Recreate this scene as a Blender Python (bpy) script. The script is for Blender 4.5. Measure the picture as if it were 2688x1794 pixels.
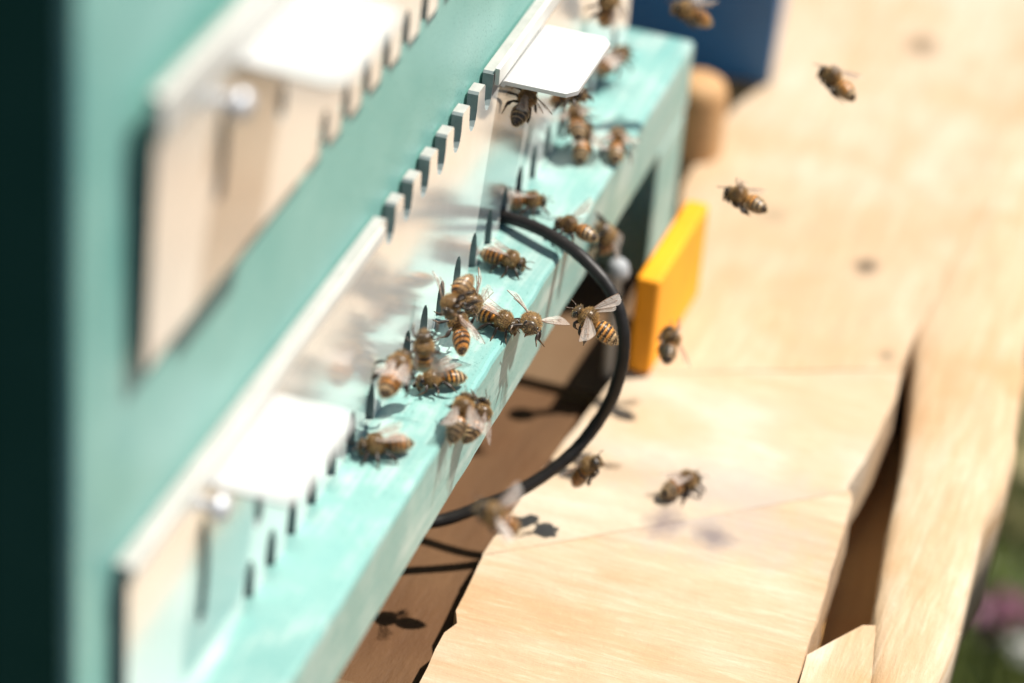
import bpy, math, random
import numpy as np
from mathutils import Vector, Matrix, Quaternion
from mathutils.geometry import tessellate_polygon

# ------------------------------------------------------------------ camera, sky, sun, exposure
K = 0.00115                       # one model unit (about a millimetre) in metres
scene = bpy.context.scene
for o in list(bpy.data.objects):
    bpy.data.objects.remove(o)
COL = scene.collection

def rad(a): return math.radians(a)
PITCH, YAW, ROLL = rad(32.0), rad(15.2), rad(4.95)
head = Vector((math.cos(YAW), math.sin(YAW), 0)); right0 = Vector((math.sin(YAW), -math.cos(YAW), 0))
FWD = head*math.cos(PITCH) - Vector((0, 0, math.sin(PITCH)))
UP0 = head*math.sin(PITCH) + Vector((0, 0, math.cos(PITCH)))
RGT = right0*math.cos(ROLL) + UP0*math.sin(ROLL)
UPV = UP0*math.cos(ROLL) - right0*math.sin(ROLL)
cam_data = bpy.data.cameras.new('camera')
cam = bpy.data.objects.new('camera', cam_data); COL.objects.link(cam)
m = Matrix((RGT, UPV, -FWD)).transposed().to_4x4()
m.translation = Vector((-531.4, -161.5, 342.0))*K
cam.matrix_world = m
cam_data.sensor_width = 36.0; cam_data.lens = 114.9
cam_data.clip_start = 0.02; cam_data.clip_end = 200
cam_data.dof.use_dof = True
cam_data.dof.focus_distance = 654*K
cam_data.dof.aperture_fstop = 6.0
scene.camera = cam

SUN = Vector((0.30, -0.45, 1.0)).normalized()      # towards the sun
world = bpy.data.worlds.new('World'); scene.world = world; world.use_nodes = True
wn = world.node_tree.nodes; wl = world.node_tree.links
bg = wn['Background']; sky = wn.new('ShaderNodeTexSky'); sky.sky_type = 'NISHITA'; sky.sun_disc = False
sky.sun_elevation = math.asin(SUN.z); sky.sun_rotation = math.atan2(SUN.x, SUN.y)
wl.new(sky.outputs[0], bg.inputs[0]); bg.inputs[1].default_value = 0.06
sl = bpy.data.lights.new('sun', 'SUN'); sl.energy = 5.0; sl.angle = rad(0.55); sl.color = (1.0, 0.95, 0.86)
so = bpy.data.objects.new('sun', sl); COL.objects.link(so)
so.rotation_mode = 'QUATERNION'; so.rotation_quaternion = SUN.to_track_quat('Z', 'Y')
scene.view_settings.view_transform = 'Standard'; scene.view_settings.look = 'None'
scene.view_settings.exposure = 0.74; scene.view_settings.gamma = 1.0
scene.view_settings.use_curve_mapping = False
scene.cycles.use_denoising = True
scene.cycles.transparent_max_bounces = 24
scene.cycles.max_bounces = 10
scene.cycles.sample_clamp_indirect = 6.0

# ------------------------------------------------------------------ helpers
def link(o, parent=None):
    COL.objects.link(o)
    if parent is not None:
        o.parent = parent
        o.matrix_parent_inverse = parent.matrix_basis.inverted()
    return o

def mesh(name, verts, faces, mats, parent=None, smooth=False, midx=None, cols=None, local=False):
    """verts in model units; world-placed unless local (then relative to the parent's frame)."""
    me = bpy.data.meshes.new(name)
    me.from_pydata([(v[0]*K, v[1]*K, v[2]*K) for v in verts], [], faces)
    if not isinstance(mats, (list, tuple)): mats = [mats]
    for mt in mats: me.materials.append(mt)
    if midx is not None: me.polygons.foreach_set('material_index', midx)
    if smooth: me.polygons.foreach_set('use_smooth', [True]*len(me.polygons))
    if cols is not None:
        a = me.color_attributes.new('Col', 'FLOAT_COLOR', 'POINT')
        a.data.foreach_set('color', np.array([(c[0], c[1], c[2], 1) for c in cols], dtype=np.float32).ravel())
    me.update()
    o = bpy.data.objects.new(name, me)
    COL.objects.link(o)
    if parent is not None:
        o.parent = parent
        if not local: o.matrix_parent_inverse = parent.matrix_basis.inverted()
    return o

def thing(name, label, cat, loc=(0, 0, 0), group=None):
    o = bpy.data.objects.new(name, None); COL.objects.link(o)
    o.empty_display_size = 0.005
    o.location = Vector(loc)*K
    tag(o, label, cat, group)
    return o

def tag(o, label, cat, group=None):
    o['label'] = label; o['category'] = cat
    if group: o['group'] = group
    return o

def box(x0, x1, y0, y1, z0, z1):
    v = [(x, y, z) for z in (z0, z1) for y in (y0, y1) for x in (x0, x1)]
    f = [(0, 2, 3, 1), (4, 5, 7, 6), (0, 1, 5, 4), (2, 6, 7, 3), (0, 4, 6, 2), (1, 3, 7, 5)]
    return v, f

def bevel(o, w, seg=2):
    b = o.modifiers.new('bevel', 'BEVEL'); b.width = w*K; b.segments = seg; b.limit_method = 'ANGLE'; b.angle_limit = rad(35)
    for p in o.data.polygons: p.use_smooth = True
    o.modifiers.new('normals', 'WEIGHTED_NORMAL')
    return o

def tube(pts, radii, n=8, cap=True, flat=1.0):
    P = [Vector(p) for p in pts]
    if not isinstance(radii, (list, tuple)): radii = [radii]*len(P)
    verts, faces = [], []
    t0 = (P[1]-P[0]).normalized()
    ref = Vector((0, 0, 1)) if abs(t0.z) < 0.9 else Vector((0, 1, 0))
    nrm = (ref - t0*ref.dot(t0)).normalized()
    for i, p in enumerate(P):
        t = (P[min(i+1, len(P)-1)] - P[max(i-1, 0)]).normalized()
        nrm = (nrm - t*nrm.dot(t)).normalized(); b = t.cross(nrm)
        for k in range(n):
            a = 2*math.pi*k/n
            verts.append(tuple(p + (nrm*math.cos(a) + b*math.sin(a)*flat)*radii[i]))
    for i in range(len(P)-1):
        for k in range(n):
            faces.append((i*n+k, i*n+(k+1) % n, (i+1)*n+(k+1) % n, (i+1)*n+k))
    if cap:
        faces.append(tuple(range(n-1, -1, -1))); faces.append(tuple((len(P)-1)*n+k for k in range(n)))
    return verts, faces

def smooth_path(pts, per=8):
    P = [Vector(p) for p in pts]; out = []
    for i in range(len(P)-1):
        a, b, c, d = P[max(i-1, 0)], P[i], P[i+1], P[min(i+2, len(P)-1)]
        for k in range(per):
            t = k/per
            out.append(0.5*((2*b)+(c-a)*t+(2*a-5*b+4*c-d)*t*t+(3*b-a-3*c+d)*t**3))
    out.append(P[-1]); return out

class MB:
    def __init__(self): self.v, self.f, self.m, self.c = [], [], [], []
    def add(self, vf, mi=0, col=None):
        b = len(self.v); self.v += list(vf[0]); self.f += [tuple(i+b for i in f) for f in vf[1]]
        self.m += [mi]*len(vf[1])
        if col is not None: self.c += [col]*len(vf[0]) if not isinstance(col, list) else col

# ------------------------------------------------------------------ materials
def mat(name):
    mt = bpy.data.materials.new(name); mt.use_nodes = True
    nt = mt.node_tree; return mt, nt, nt.nodes['Principled BSDF']

def coords(nt, scale, rot=(0, 0, 0)):
    tc = nt.nodes.new('ShaderNodeTexCoord'); mp = nt.nodes.new('ShaderNodeMapping')
    mp.inputs['Scale'].default_value = scale; mp.inputs['Rotation'].default_value = rot
    nt.links.new(tc.outputs['Object'], mp.inputs[0]); return mp.outputs[0]

def noise(nt, vec, scale, detail=4, rough=0.55, dist=0.0):
    n = nt.nodes.new('ShaderNodeTexNoise'); n.inputs['Scale'].default_value = scale
    n.inputs['Detail'].default_value = detail; n.inputs['Roughness'].default_value = rough
    n.inputs['Distortion'].default_value = dist
    if vec is not None: nt.links.new(vec, n.inputs['Vector'])
    return n.outputs[0]

def ramp(nt, fac, stops):
    r = nt.nodes.new('ShaderNodeValToRGB'); e = r.color_ramp.elements
    while len(e) < len(stops): e.new(0.5)
    for i, (p, c) in enumerate(stops):
        e[i].position = p; e[i].color = (c[0], c[1], c[2], 1) if len(c) == 3 else c
    nt.links.new(fac, r.inputs[0]); return r.outputs[0]

def mixc(nt, a, b, fac, mode='MIX'):
    n = nt.nodes.new('ShaderNodeMix'); n.data_type = 'RGBA'; n.blend_type = mode
    for sock, val in ((n.inputs[0], fac), (n.inputs[6], a), (n.inputs[7], b)):
        if hasattr(val, 'is_output'): nt.links.new(val, sock)
        elif isinstance(val, (int, float)): sock.default_value = val
        else: sock.default_value = (*val, 1)
    return n.outputs[2]

def bump(nt, h, strength, dist, bsdf, prev=None):
    b = nt.nodes.new('ShaderNodeBump'); b.inputs['Strength'].default_value = strength
    b.inputs['Distance'].default_value = dist*K
    nt.links.new(h, b.inputs['Height'])
    if prev is not None: nt.links.new(prev, b.inputs['Normal'])
    nt.links.new(b.outputs[0], bsdf.inputs['Normal']); return b.outputs[0]

def teal_paint(name, worn):
    mt, nt, bs = mat(name)
    v = coords(nt, (1, 1, 1))
    big = noise(nt, v, 45, 3)
    c = ramp(nt, big, [(0.3, (0.145, 0.31, 0.285) if worn else (0.165, 0.385, 0.340)), (0.7, (0.195, 0.35, 0.325) if worn else (0.220, 0.440, 0.390))])
    # pits in the sprayed coat
    pit = noise(nt, v, 1500, 2, 0.6)
    c = mixc(nt, c, (0.06, 0.19, 0.165), ramp(nt, pit, [(0.31, (0.75,)*3), (0.39, (0, 0, 0))]))
    if worn:
        vs = coords(nt, (14, 260, 260), (0, 0, 0.06))
        st = noise(nt, vs, 1.0, 5, 0.65, 0.6)
        pt = noise(nt, v, 60, 4, 0.6)
        f = nt.nodes.new('ShaderNodeMath'); f.operation = 'MULTIPLY'; nt.links.new(st, f.inputs[0]); nt.links.new(pt, f.inputs[1])
        c = mixc(nt, c, (0.40, 0.49, 0.455), ramp(nt, f.outputs[0], [(0.22, (0, 0, 0)), (0.40, (0.85,)*3)]))
        sp = noise(nt, v, 520, 3, 0.7)
        c = mixc(nt, c, (0.11, 0.13, 0.085), ramp(nt, sp, [(0.27, (0.7,)*3), (0.34, (0, 0, 0))]))
        c = mixc(nt, c, (0.15, 0.36, 0.34), ramp(nt, st, [(0.30, (0.6,)*3), (0.42, (0, 0, 0))]))
    sm = noise(nt, coords(nt, (26, 40, 9), (0, 0.5, 0)), 1.0, 4, 0.6, 0.9)        # dirt rubbed and run down the paint
    c = mixc(nt, c, (0.10, 0.29, 0.29), ramp(nt, sm, [(0.58, (0, 0, 0)), (0.72, (0.45,)*3)]))
    c = mixc(nt, c, (0.24, 0.42, 0.36), ramp(nt, sm, [(0.26, (0.5,)*3), (0.40, (0, 0, 0))]))
    nt.links.new(c, bs.inputs['Base Color'])
    bs.inputs['Roughness'].default_value = 0.42
    p = bump(nt, pit, 0.5, 0.10, bs)
    bump(nt, noise(nt, coords(nt, (60, 900, 900)), 1.0, 3), 0.35 if worn else 0.15, 0.15, bs, p)
    return mt

M = {}
M['teal'] = teal_paint('teal_paint', False)
M['teal_worn'] = teal_paint('teal_paint_worn', True)

mt, nt, bs = mat('teal_paint_shaded')  # shaded side of the hive: deep shade painted as near-black green
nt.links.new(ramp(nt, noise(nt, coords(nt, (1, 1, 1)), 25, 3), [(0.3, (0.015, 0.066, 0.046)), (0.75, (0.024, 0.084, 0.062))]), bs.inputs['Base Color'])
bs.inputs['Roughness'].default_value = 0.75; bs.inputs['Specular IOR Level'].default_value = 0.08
M['teal_shaded'] = mt

def steel(name, rough, metallic, base):
    mt, nt, bs = mat(name)
    v = coords(nt, (1, 1, 1))
    sm = noise(nt, v, 90, 4, 0.6)
    nt.links.new(ramp(nt, sm, [(0.3, tuple(b*0.93 for b in base)), (0.75, base)]), bs.inputs['Base Color'])
    bs.inputs['Metallic'].default_value = metallic
    r = nt.nodes.new('ShaderNodeMapRange'); r.inputs[3].default_value = rough*0.8; r.inputs[4].default_value = rough*1.25
    nt.links.new(sm, r.inputs[0]); nt.links.new(r.outputs[0], bs.inputs['Roughness'])
    bump(nt, noise(nt, v, 2600, 2, 0.6), 0.12, 0.02, bs)
    return mt
M['steel'] = steel('galvanised_sheet', 0.16, 0.60, (0.92, 0.92, 0.89))
M['steel_tab'] = steel('bent_tab_sheet', 0.5, 0.30, (0.60, 0.60, 0.59))
M['screw'] = steel('zinc_screw', 0.42, 0.6, (0.62, 0.64, 0.68))

def wood(name, c0, c1, c2, grain, rot=(0, 0, 0), spots=(), off=0, fib=0.34):
    mt, nt, bs = mat(name)
    v = coords(nt, grain, rot)
    g = noise(nt, v, 1.0, 6, 0.6, 1.2)
    c = ramp(nt, g, [(0.28, c0), (0.5, c1), (0.72, c2)])
    v2 = coords(nt, (1, 1, 1))
    bl = noise(nt, v2, 22+off, 3, 0.5, 0.4)
    c = mixc(nt, c, tuple(x*y for x, y in zip(c0, (0.95, 0.80, 0.62))), ramp(nt, bl, [(0.50, (0, 0, 0)), (0.70, (0.6,)*3)]))
    br = noise(nt, coords(nt, (11, 5, 11), (0, 0, 0.4)), 1.0, 3, 0.5, 0.8)
    c = mixc(nt, c, tuple(x*y for x, y in zip(c0, (1.0, 0.86, 0.70))), ramp(nt, br, [(0.48, (0, 0, 0)), (0.66, (0.55,)*3)]))
    # torn fibres of the rough sawn face
    fb = noise(nt, coords(nt, (grain[0]*7, grain[1]*7, grain[2]*7), rot), 1.0, 4, 0.75, 0.3)
    c = mixc(nt, c, tuple(x*0.78 for x in c0), ramp(nt, fb, [(0.36, (fib,)*3), (0.55, (0, 0, 0))]))
    c = mixc(nt, c, tuple(min(1, x*1.25) for x in c2), ramp(nt, fb, [(0.55, (0, 0, 0)), (0.75, (fib,)*3)]))
    for (sx, sy, rx, ry, col, amt) in spots:           # stains, and bee shadows painted into the wood, each at its own place
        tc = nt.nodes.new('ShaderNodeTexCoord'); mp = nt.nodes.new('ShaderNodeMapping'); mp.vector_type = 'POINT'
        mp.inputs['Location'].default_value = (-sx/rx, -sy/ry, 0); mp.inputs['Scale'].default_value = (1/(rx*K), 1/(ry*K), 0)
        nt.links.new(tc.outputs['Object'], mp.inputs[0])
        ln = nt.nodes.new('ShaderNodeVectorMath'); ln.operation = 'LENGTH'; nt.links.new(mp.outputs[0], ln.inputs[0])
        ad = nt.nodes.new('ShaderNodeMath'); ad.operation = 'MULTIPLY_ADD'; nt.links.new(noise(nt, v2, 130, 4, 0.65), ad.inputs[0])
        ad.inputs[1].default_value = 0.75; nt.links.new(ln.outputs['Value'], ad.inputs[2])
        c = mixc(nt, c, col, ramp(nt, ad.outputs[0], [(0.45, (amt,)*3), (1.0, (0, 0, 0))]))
    nt.links.new(c, bs.inputs['Base Color'])
    bs.inputs['Roughness'].default_value = 0.7; bs.inputs['Specular IOR Level'].default_value = 0.3
    p = bump(nt, fb, 0.6, 0.5, bs)
    bump(nt, noise(nt, v2, 420, 3, 0.7), 0.5, 0.35, bs, p)
    return mt
PINE = ((0.41, 0.28, 0.165), (0.455, 0.345, 0.235), (0.50, 0.42, 0.32))
M['pine_s'] = wood('planed_pine', (0.43, 0.32, 0.21), (0.47, 0.385, 0.29), (0.51, 0.45, 0.37), (26, 7, 26), (0, 0, 0.35), [(50, -58, 26, 60, (0.34, 0.29, 0.255), .7), (33, -56, 9, 10, (0.15, 0.12, 0.12), .8), (34, -45, 12, 9, (0.16, 0.12, 0.12), .75), (70, -30, 20, 30, (0.46, 0.30, 0.16), .5)], 3, 0.25)
M['pine_a'] = wood('sawn_pine_near', *PINE, (70, 9, 70), (0, 0, 0.25), [(38, -50, 30, 62, (0.33, 0.28, 0.25), .75), (33, -56, 9, 10, (0.15, 0.12, 0.12), .8), (34, -45, 12, 9, (0.16, 0.12, 0.12), .75), (10, -40, 10, 22, (0.36, 0.22, 0.11), .5)])
M['pine_b'] = wood('sawn_pine_far', (0.42, 0.305, 0.195), (0.465, 0.365, 0.262), (0.505, 0.42, 0.32), (9, 60, 60), (0, 0, 0.15), [(282, -50, 14, 10, (0.10, 0.07, 0.035), .8), (158, -62, 9, 6, (0.07, 0.05, 0.03), .9), (119.5, -75.5, 6, 4, (0.12, 0.10, 0.06), .7), (173, -35, 9, 6, (0.22, 0.18, 0.11), .6)], 5, 0.3)  # dark spots: soft shadows of flying bees painted into the plank
M['pine_c'] = wood('split_log', (0.42, 0.275, 0.15), (0.48, 0.365, 0.245), (0.53, 0.44, 0.335), (8, 70, 70), (0, 0, 0.03), (), 9, 0.35)
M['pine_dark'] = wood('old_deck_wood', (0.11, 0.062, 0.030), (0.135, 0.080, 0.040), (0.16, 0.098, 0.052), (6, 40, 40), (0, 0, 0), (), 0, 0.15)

def plain(name, col, rough, var=0.12, spec=0.5, scale=60, bmp=0.15):
    mt, nt, bs = mat(name)
    n = noise(nt, coords(nt, (1, 1, 1)), scale, 4)
    nt.links.new(ramp(nt, n, [(0.3, tuple(c*(1-var) for c in col)), (0.7, tuple(min(1, c*(1+var)) for c in col))]), bs.inputs['Base Color'])
    bs.inputs['Roughness'].default_value = rough; bs.inputs['Specular IOR Level'].default_value = spec
    bump(nt, noise(nt, coords(nt, (1, 1, 1)), 900, 2), bmp, 0.1, bs)
    return mt
M['pine_warm'] = wood('gap_bounce_wood', (0.55, 0.29, 0.09), (0.62, 0.34, 0.115), (0.66, 0.38, 0.15), (8, 50, 50), (0, 0, 0), (), 4, 0.2)  # warm bounce light of the plank gap put into the wood colour
M['under_shade'] = wood('shade_brown_wood', (0.085, 0.040, 0.015), (0.115, 0.056, 0.022), (0.145, 0.074, 0.032), (6, 30, 30), (0, 0, 0), (), 1, 0.2)  # shade under the ledge painted as dark brown wood
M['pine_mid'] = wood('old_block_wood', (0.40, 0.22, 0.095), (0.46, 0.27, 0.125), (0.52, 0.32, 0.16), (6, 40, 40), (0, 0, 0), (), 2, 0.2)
M['cable'] = plain('black_rubber', (0.012, 0.010, 0.009), 0.48, 0.3, 0.35, 200)
M['yellow'] = plain('yellow_paint', (0.84, 0.32, 0.004), 0.55, 0.14, 0.4, 45, 0.4)
M['blue'] = plain('blue_paint', (0.025, 0.140, 0.33), 0.40, 0.12)
M['white_cap'] = plain('white_plastic', (0.30, 0.31, 0.32), 0.6, 0.05)
M['edge_shade'] = plain('edge_steel_shaded', (0.22, 0.25, 0.25), 0.6, 0.15, 0.4, 300)  # slot sides and ends: darker copy of the edge steel, shade painted in
M['rim'] = plain('edge_steel_lit', (0.36, 0.355, 0.33), 0.4, 0.1, 0.5, 300)  # top edges: lighter copy of the same edge steel, sunlight painted in
M['hem'] = plain('matte_folded_hem', (0.55, 0.54, 0.50), 0.5, 0.08, 0.4, 120)
M['soil'] = plain('soil', (0.030, 0.026, 0.014), 0.95, 0.4, 0.1, 12)

def leafmat(name, a, b, trans=0.25):
    mt, nt, bs = mat(name)
    at = nt.nodes.new('ShaderNodeAttribute'); at.attribute_name = 'Col'
    nt.links.new(mixc(nt, a, b, at.outputs['Fac']), bs.inputs['Base Color'])
    bs.inputs['Roughness'].default_value = 0.5
    tr = nt.nodes.new('ShaderNodeBsdfTranslucent'); tr.inputs[0].default_value = (*[min(1, x*1.6) for x in b], 1)
    mx = nt.nodes.new('ShaderNodeMixShader'); mx.inputs[0].default_value = trans
    nt.links.new(bs.outputs[0], mx.inputs[1]); nt.links.new(tr.outputs[0], mx.inputs[2])
    nt.links.new(mx.outputs[0], nt.nodes['Material Output'].inputs[0]); return mt
M['grass'] = leafmat('grass_blades', (0.020, 0.042, 0.006), (0.115, 0.135, 0.022))
M['straw'] = leafmat('dry_straw', (0.26, 0.22, 0.10), (0.36, 0.31, 0.16))
M['petal'] = leafmat('pink_petals', (0.25, 0.08, 0.15), (0.42, 0.20, 0.28))
M['petal_w'] = leafmat('white_petals', (0.6, 0.6, 0.55), (0.7, 0.7, 0.66))

# bee materials
mt, nt, bs = mat('bee_cuticle')
at = nt.nodes.new('ShaderNodeAttribute'); at.attribute_name = 'Col'
nt.links.new(mixc(nt, at.outputs['Color'], (0.02, 0.012, 0.006), ramp(nt, noise(nt, coords(nt, (1, 1, 1)), 1800, 2), [(0.42, (0.35,)*3), (0.55, (0, 0, 0))])), bs.inputs['Base Color'])
bs.inputs['Roughness'].default_value = 0.36
bump(nt, noise(nt, coords(nt, (1, 1, 1)), 2600, 2), 0.25, 0.04, bs)
M['bee'] = mt
mt, nt, bs = mat('bee_fur')
at = nt.nodes.new('ShaderNodeAttribute'); at.attribute_name = 'Col'
nt.links.new(at.outputs['Color'], bs.inputs['Base Color']); bs.inputs['Roughness'].default_value = 0.7
tr = nt.nodes.new('ShaderNodeBsdfTranslucent'); nt.links.new(at.outputs['Color'], tr.inputs[0])
mx = nt.nodes.new('ShaderNodeMixShader'); mx.inputs[0].default_value = 0.4
nt.links.new(bs.outputs[0], mx.inputs[1]); nt.links.new(tr.outputs[0], mx.inputs[2]); nt.links.new(mx.outputs[0], nt.nodes['Material Output'].inputs[0])
M['fur'] = mt
M['eye'] = plain('bee_eye', (0.010, 0.007, 0.006), 0.12, 0.2, 0.6, 900, 0.0)
mt, nt, bs = mat('wing_membrane')
bs.inputs['Base Color'].default_value = (0.85, 0.76, 0.70, 1); bs.inputs['Roughness'].default_value = 0.25
bump(nt, noise(nt, coords(nt, (1, 1, 1)), 700, 2), 0.5, 0.3, bs)
tp = nt.nodes.new('ShaderNodeBsdfTransparent'); tp.inputs[0].default_value = (0.97, 0.94, 0.90, 1)
tl = nt.nodes.new('ShaderNodeBsdfTranslucent'); tl.inputs[0].default_value = (0.75, 0.66, 0.58, 1)
m1 = nt.nodes.new('ShaderNodeMixShader'); m1.inputs[0].default_value = 0.35
nt.links.new(bs.outputs[0], m1.inputs[1]); nt.links.new(tl.outputs[0], m1.inputs[2])
m2 = nt.nodes.new('ShaderNodeMixShader'); m2.inputs[0].default_value = 0.31
nt.links.new(tp.outputs[0], m2.inputs[1]); nt.links.new(m1.outputs[0], m2.inputs[2]); nt.links.new(m2.outputs[0], nt.nodes['Material Output'].inputs[0])
M['wing'] = mt
M['vein'] = plain('wing_vein', (0.14, 0.075, 0.04), 0.5, 0.2)

# ------------------------------------------------------------------ ground and grass
g = mesh('ground', [(-20000, -20000, -455), (20000, -20000, -455), (20000, 20000, -455), (-20000, 20000, -455)], [(0, 1, 2, 3)], M['soil'])
g['kind'] = 'structure'

def blades(name, n, xr, yr, hr, wr, mt, seed, lean=0.5, broad=False):
    rnd = random.Random(seed); V, Fc, C = [], [], []
    for _ in range(n):
        x, y = rnd.uniform(*xr), rnd.uniform(*yr); h = rnd.uniform(*hr); w = rnd.uniform(*wr)
        a = rnd.uniform(0, 6.283); l = rnd.uniform(0.1, lean)*h; ca, sa = math.cos(a), math.sin(a)
        wa = a + 1.57 + rnd.uniform(-.4, .4); wx, wy = math.cos(wa)*w, math.sin(wa)*w
        b = len(V); col = rnd.random()
        prof = ((0, .35), (.3, 1), (.65, .9), (1, .05)) if broad else ((0, 1), (.4, .9), (.75, .6), (1, .05))
        for t, ww in prof:
            px, py, pz = x+ca*l*t*t, y+sa*l*t*t, -455+h*t*(1-.25*t*(l/h))
            V += [(px-wx*ww, py-wy*ww, pz), (px+wx*ww, py+wy*ww, pz)]; C += [(col,)*3]*2
        for k in range(3): Fc.append((b+2*k, b+2*k+1, b+2*k+3, b+2*k+2))
    return mesh(name, V, Fc, mt, cols=C, smooth=True)
gr = blades('grass', 17000, (330, 860), (-190, 30), (60, 150), (1.3, 3.4), M['grass'], 3, 0.9)
gr['kind'] = 'stuff'; tag(gr, 'dark green grass on the ground beside the pallet', 'grass')
def weed(x, y, seed, h, n, mt, label, name='leafy_weed', group='weeds beside the pallet'):
    rnd = random.Random(seed)
    t = thing(name, label, 'plant', (x, y, -455), group)
    top = (x+rnd.uniform(-15, 15), y+rnd.uniform(-15, 15), -455+h)
    mesh('stem', *tube(smooth_path([(x, y, -455), (x+4, y+3, -455+h*.5), top]), 1.5, 6), M['grass'], t, cols=None)
    V, Fc, C = [], [], []
    for i in range(n):
        u = rnd.uniform(.25, 1); a = rnd.uniform(0, 6.283); L = rnd.uniform(18, 38); w = L*.24
        p = Vector((x, y, -455)).lerp(Vector(top), u); d = Vector((math.cos(a), math.sin(a), rnd.uniform(.1, .6))).normalized()
        s = d.cross(Vector((0, 0, 1))).normalized(); b = len(V); col = rnd.random()
        for tt, ww in ((0, .15), (.3, .9), (.6, 1), (.85, .5), (1, .03)):
            q = p + d*L*tt - Vector((0, 0, L*.35*tt*tt)); V += [tuple(q-s*w*ww), tuple(q+s*w*ww)]; C += [(col,)*3]*2
        for k in range(4): Fc.append((b+2*k, b+2*k+1, b+2*k+3, b+2*k+2))
    mesh('foliage', V, Fc, mt, t, smooth=True, cols=C)
weed(430, -88, 5, 125, 26, M['grass'], 'leafy green weed right beside the edge of the pallet, lowest in view')
weed(565, -78, 6, 120, 30, M['grass'], 'tall green weed halfway up the right edge of the picture')
weed(470, -98, 8, 85, 26, M['grass'], 'leafy green weed next to the pink flower')
weed(508, -72, 12, 190, 34, M['straw'], 'straw coloured dry weed against the right edge of the split log')

def flower(x, y, z, r, mt, label, seed):
    rnd = random.Random(seed)
    t = thing('wild_flower', label, 'flower', (x, y, -455), 'flowers in the grass')
    mesh('stem', *tube(smooth_path([(x-8, y, -455), (x-3, y+2, (z-455)/2), (x, y, z)]), 1.0, 6), M['grass'], t)
    for k in range(18):
        d = Vector((rnd.gauss(0, 1), rnd.gauss(0, 1), rnd.gauss(.5, .8))).normalized()
        s = d.cross(Vector((.3, .5, .8))).normalized(); n = d.cross(s)
        c = Vector((x, y, z)); V, C = [], []
        for tt, ww in ((0.1, .12), (.5, .3), (.85, .26), (1, .05)):
            q = c + d*r*tt; V += [tuple(q-s*r*ww+n*r*.05), tuple(q+s*r*ww+n*r*.05)]; C += [(rnd.random(),)*3]*2
        mesh('petal', V, [(2*i, 2*i+1, 2*i+3, 2*i+2) for i in range(3)], mt, t, smooth=True, cols=C)
flower(364, -92, -303, 9, M['petal'], 'pink flower in the dark grass at the lower right', 1)
flower(360, -98.5, -292, 8, M['petal'], 'second pink flower just above the first at the right edge', 2)
flower(347, -104.5, -297, 6, M['petal_w'], 'pale whitish flower at the right edge below the pink ones', 3)

# ------------------------------------------------------------------ pallet
pallet = thing('wooden_pallet', 'pale sawn wooden pallet of planks and a split log under the beehive', 'pallet', (60, -50, -95))
def plank(name, outline, z0, z1, mt, seed, jag=0.8, sub=6.0, rimd=1.0):
    """plank with ragged sawn edges: outline is walked in small steps and jittered."""
    rnd = random.Random(seed); pts = []
    n = len(outline)
    for i in range(n):
        a, b = Vector(outline[i]), Vector(outline[(i+1) % n]); k = max(1, int((b-a).length/sub))
        nn = Vector((-(b-a).y, (b-a).x)).normalized()
        for j in range(k): pts.append(a.lerp(b, j/k) + nn*rnd.gauss(0, jag*0.5)*(1 if j else 0.2))
    N = len(pts); V = [(p.x, p.y, z1) for p in pts]
    ctr = sum(pts, Vector((0, 0)))/N
    rim = [(p + (p-ctr).normalized()*0.5*rimd + Vector((rnd.gauss(0, .15), rnd.gauss(0, .15)))) for p in pts]
    V += [(p.x, p.y, z1-rimd) for p in rim] + [(p.x, p.y, z0) for p in rim]
    tri = tessellate_polygon([[Vector((p.x, p.y, 0)) for p in pts]])
    Fc = []
    for t in tri:
        a, b, c = (pts[i] for i in t)
        Fc.append(tuple(t) if (b-a).cross(c-a) > 0 else tuple(reversed(t)))
    ccw = sum(pts[i].cross(pts[(i+1) % N]) for i in range(N)) > 0
    for r in (0, 1):
        for i in range(N):
            j = (i+1) % N; q = (r*N+i, (r+1)*N+i, (r+1)*N+j, r*N+j)
            Fc.append(q if ccw else tuple(reversed(q)))
    return mesh(name, V, Fc, mt, pallet)
A = plank('plank', [(-220, -21), (-40, -15), (-22, -14.2), (-18, -15.6), (-14, -14.0), (8, -13.1), (62.0, -79.3), (61.2, -80.2), (58, -81.1), (47, -81.8), (24.5, -83.2), (1, -84.2), (-9, -84.9), (-220, -98)], -74.2, -60.0, M['pine_a'], 4, 0.22, 5.0)
A2 = plank('plank', [(6.3, -13.0), (30, -14.0), (87, -19.6), (118, -79.3), (110, -80.6), (103, -81.3), (86, -80.6), (74, -80.2), (68, -79.5), (63, -78.6), (61.2, -79.4)], -74.0, -59.85, M['pine_s'], 14, 0.15, 5.0, 0.3)
A2['label'] = 'smooth whitish middle plank with a weathered grey edge'
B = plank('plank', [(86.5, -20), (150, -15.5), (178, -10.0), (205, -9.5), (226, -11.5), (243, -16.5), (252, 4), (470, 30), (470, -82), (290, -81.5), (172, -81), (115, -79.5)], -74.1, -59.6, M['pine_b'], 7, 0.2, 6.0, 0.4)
A['label'] = 'rough sawn nearest plank with fine torn fibres'; B['label'] = 'large pale plank under the flying bees'
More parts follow.
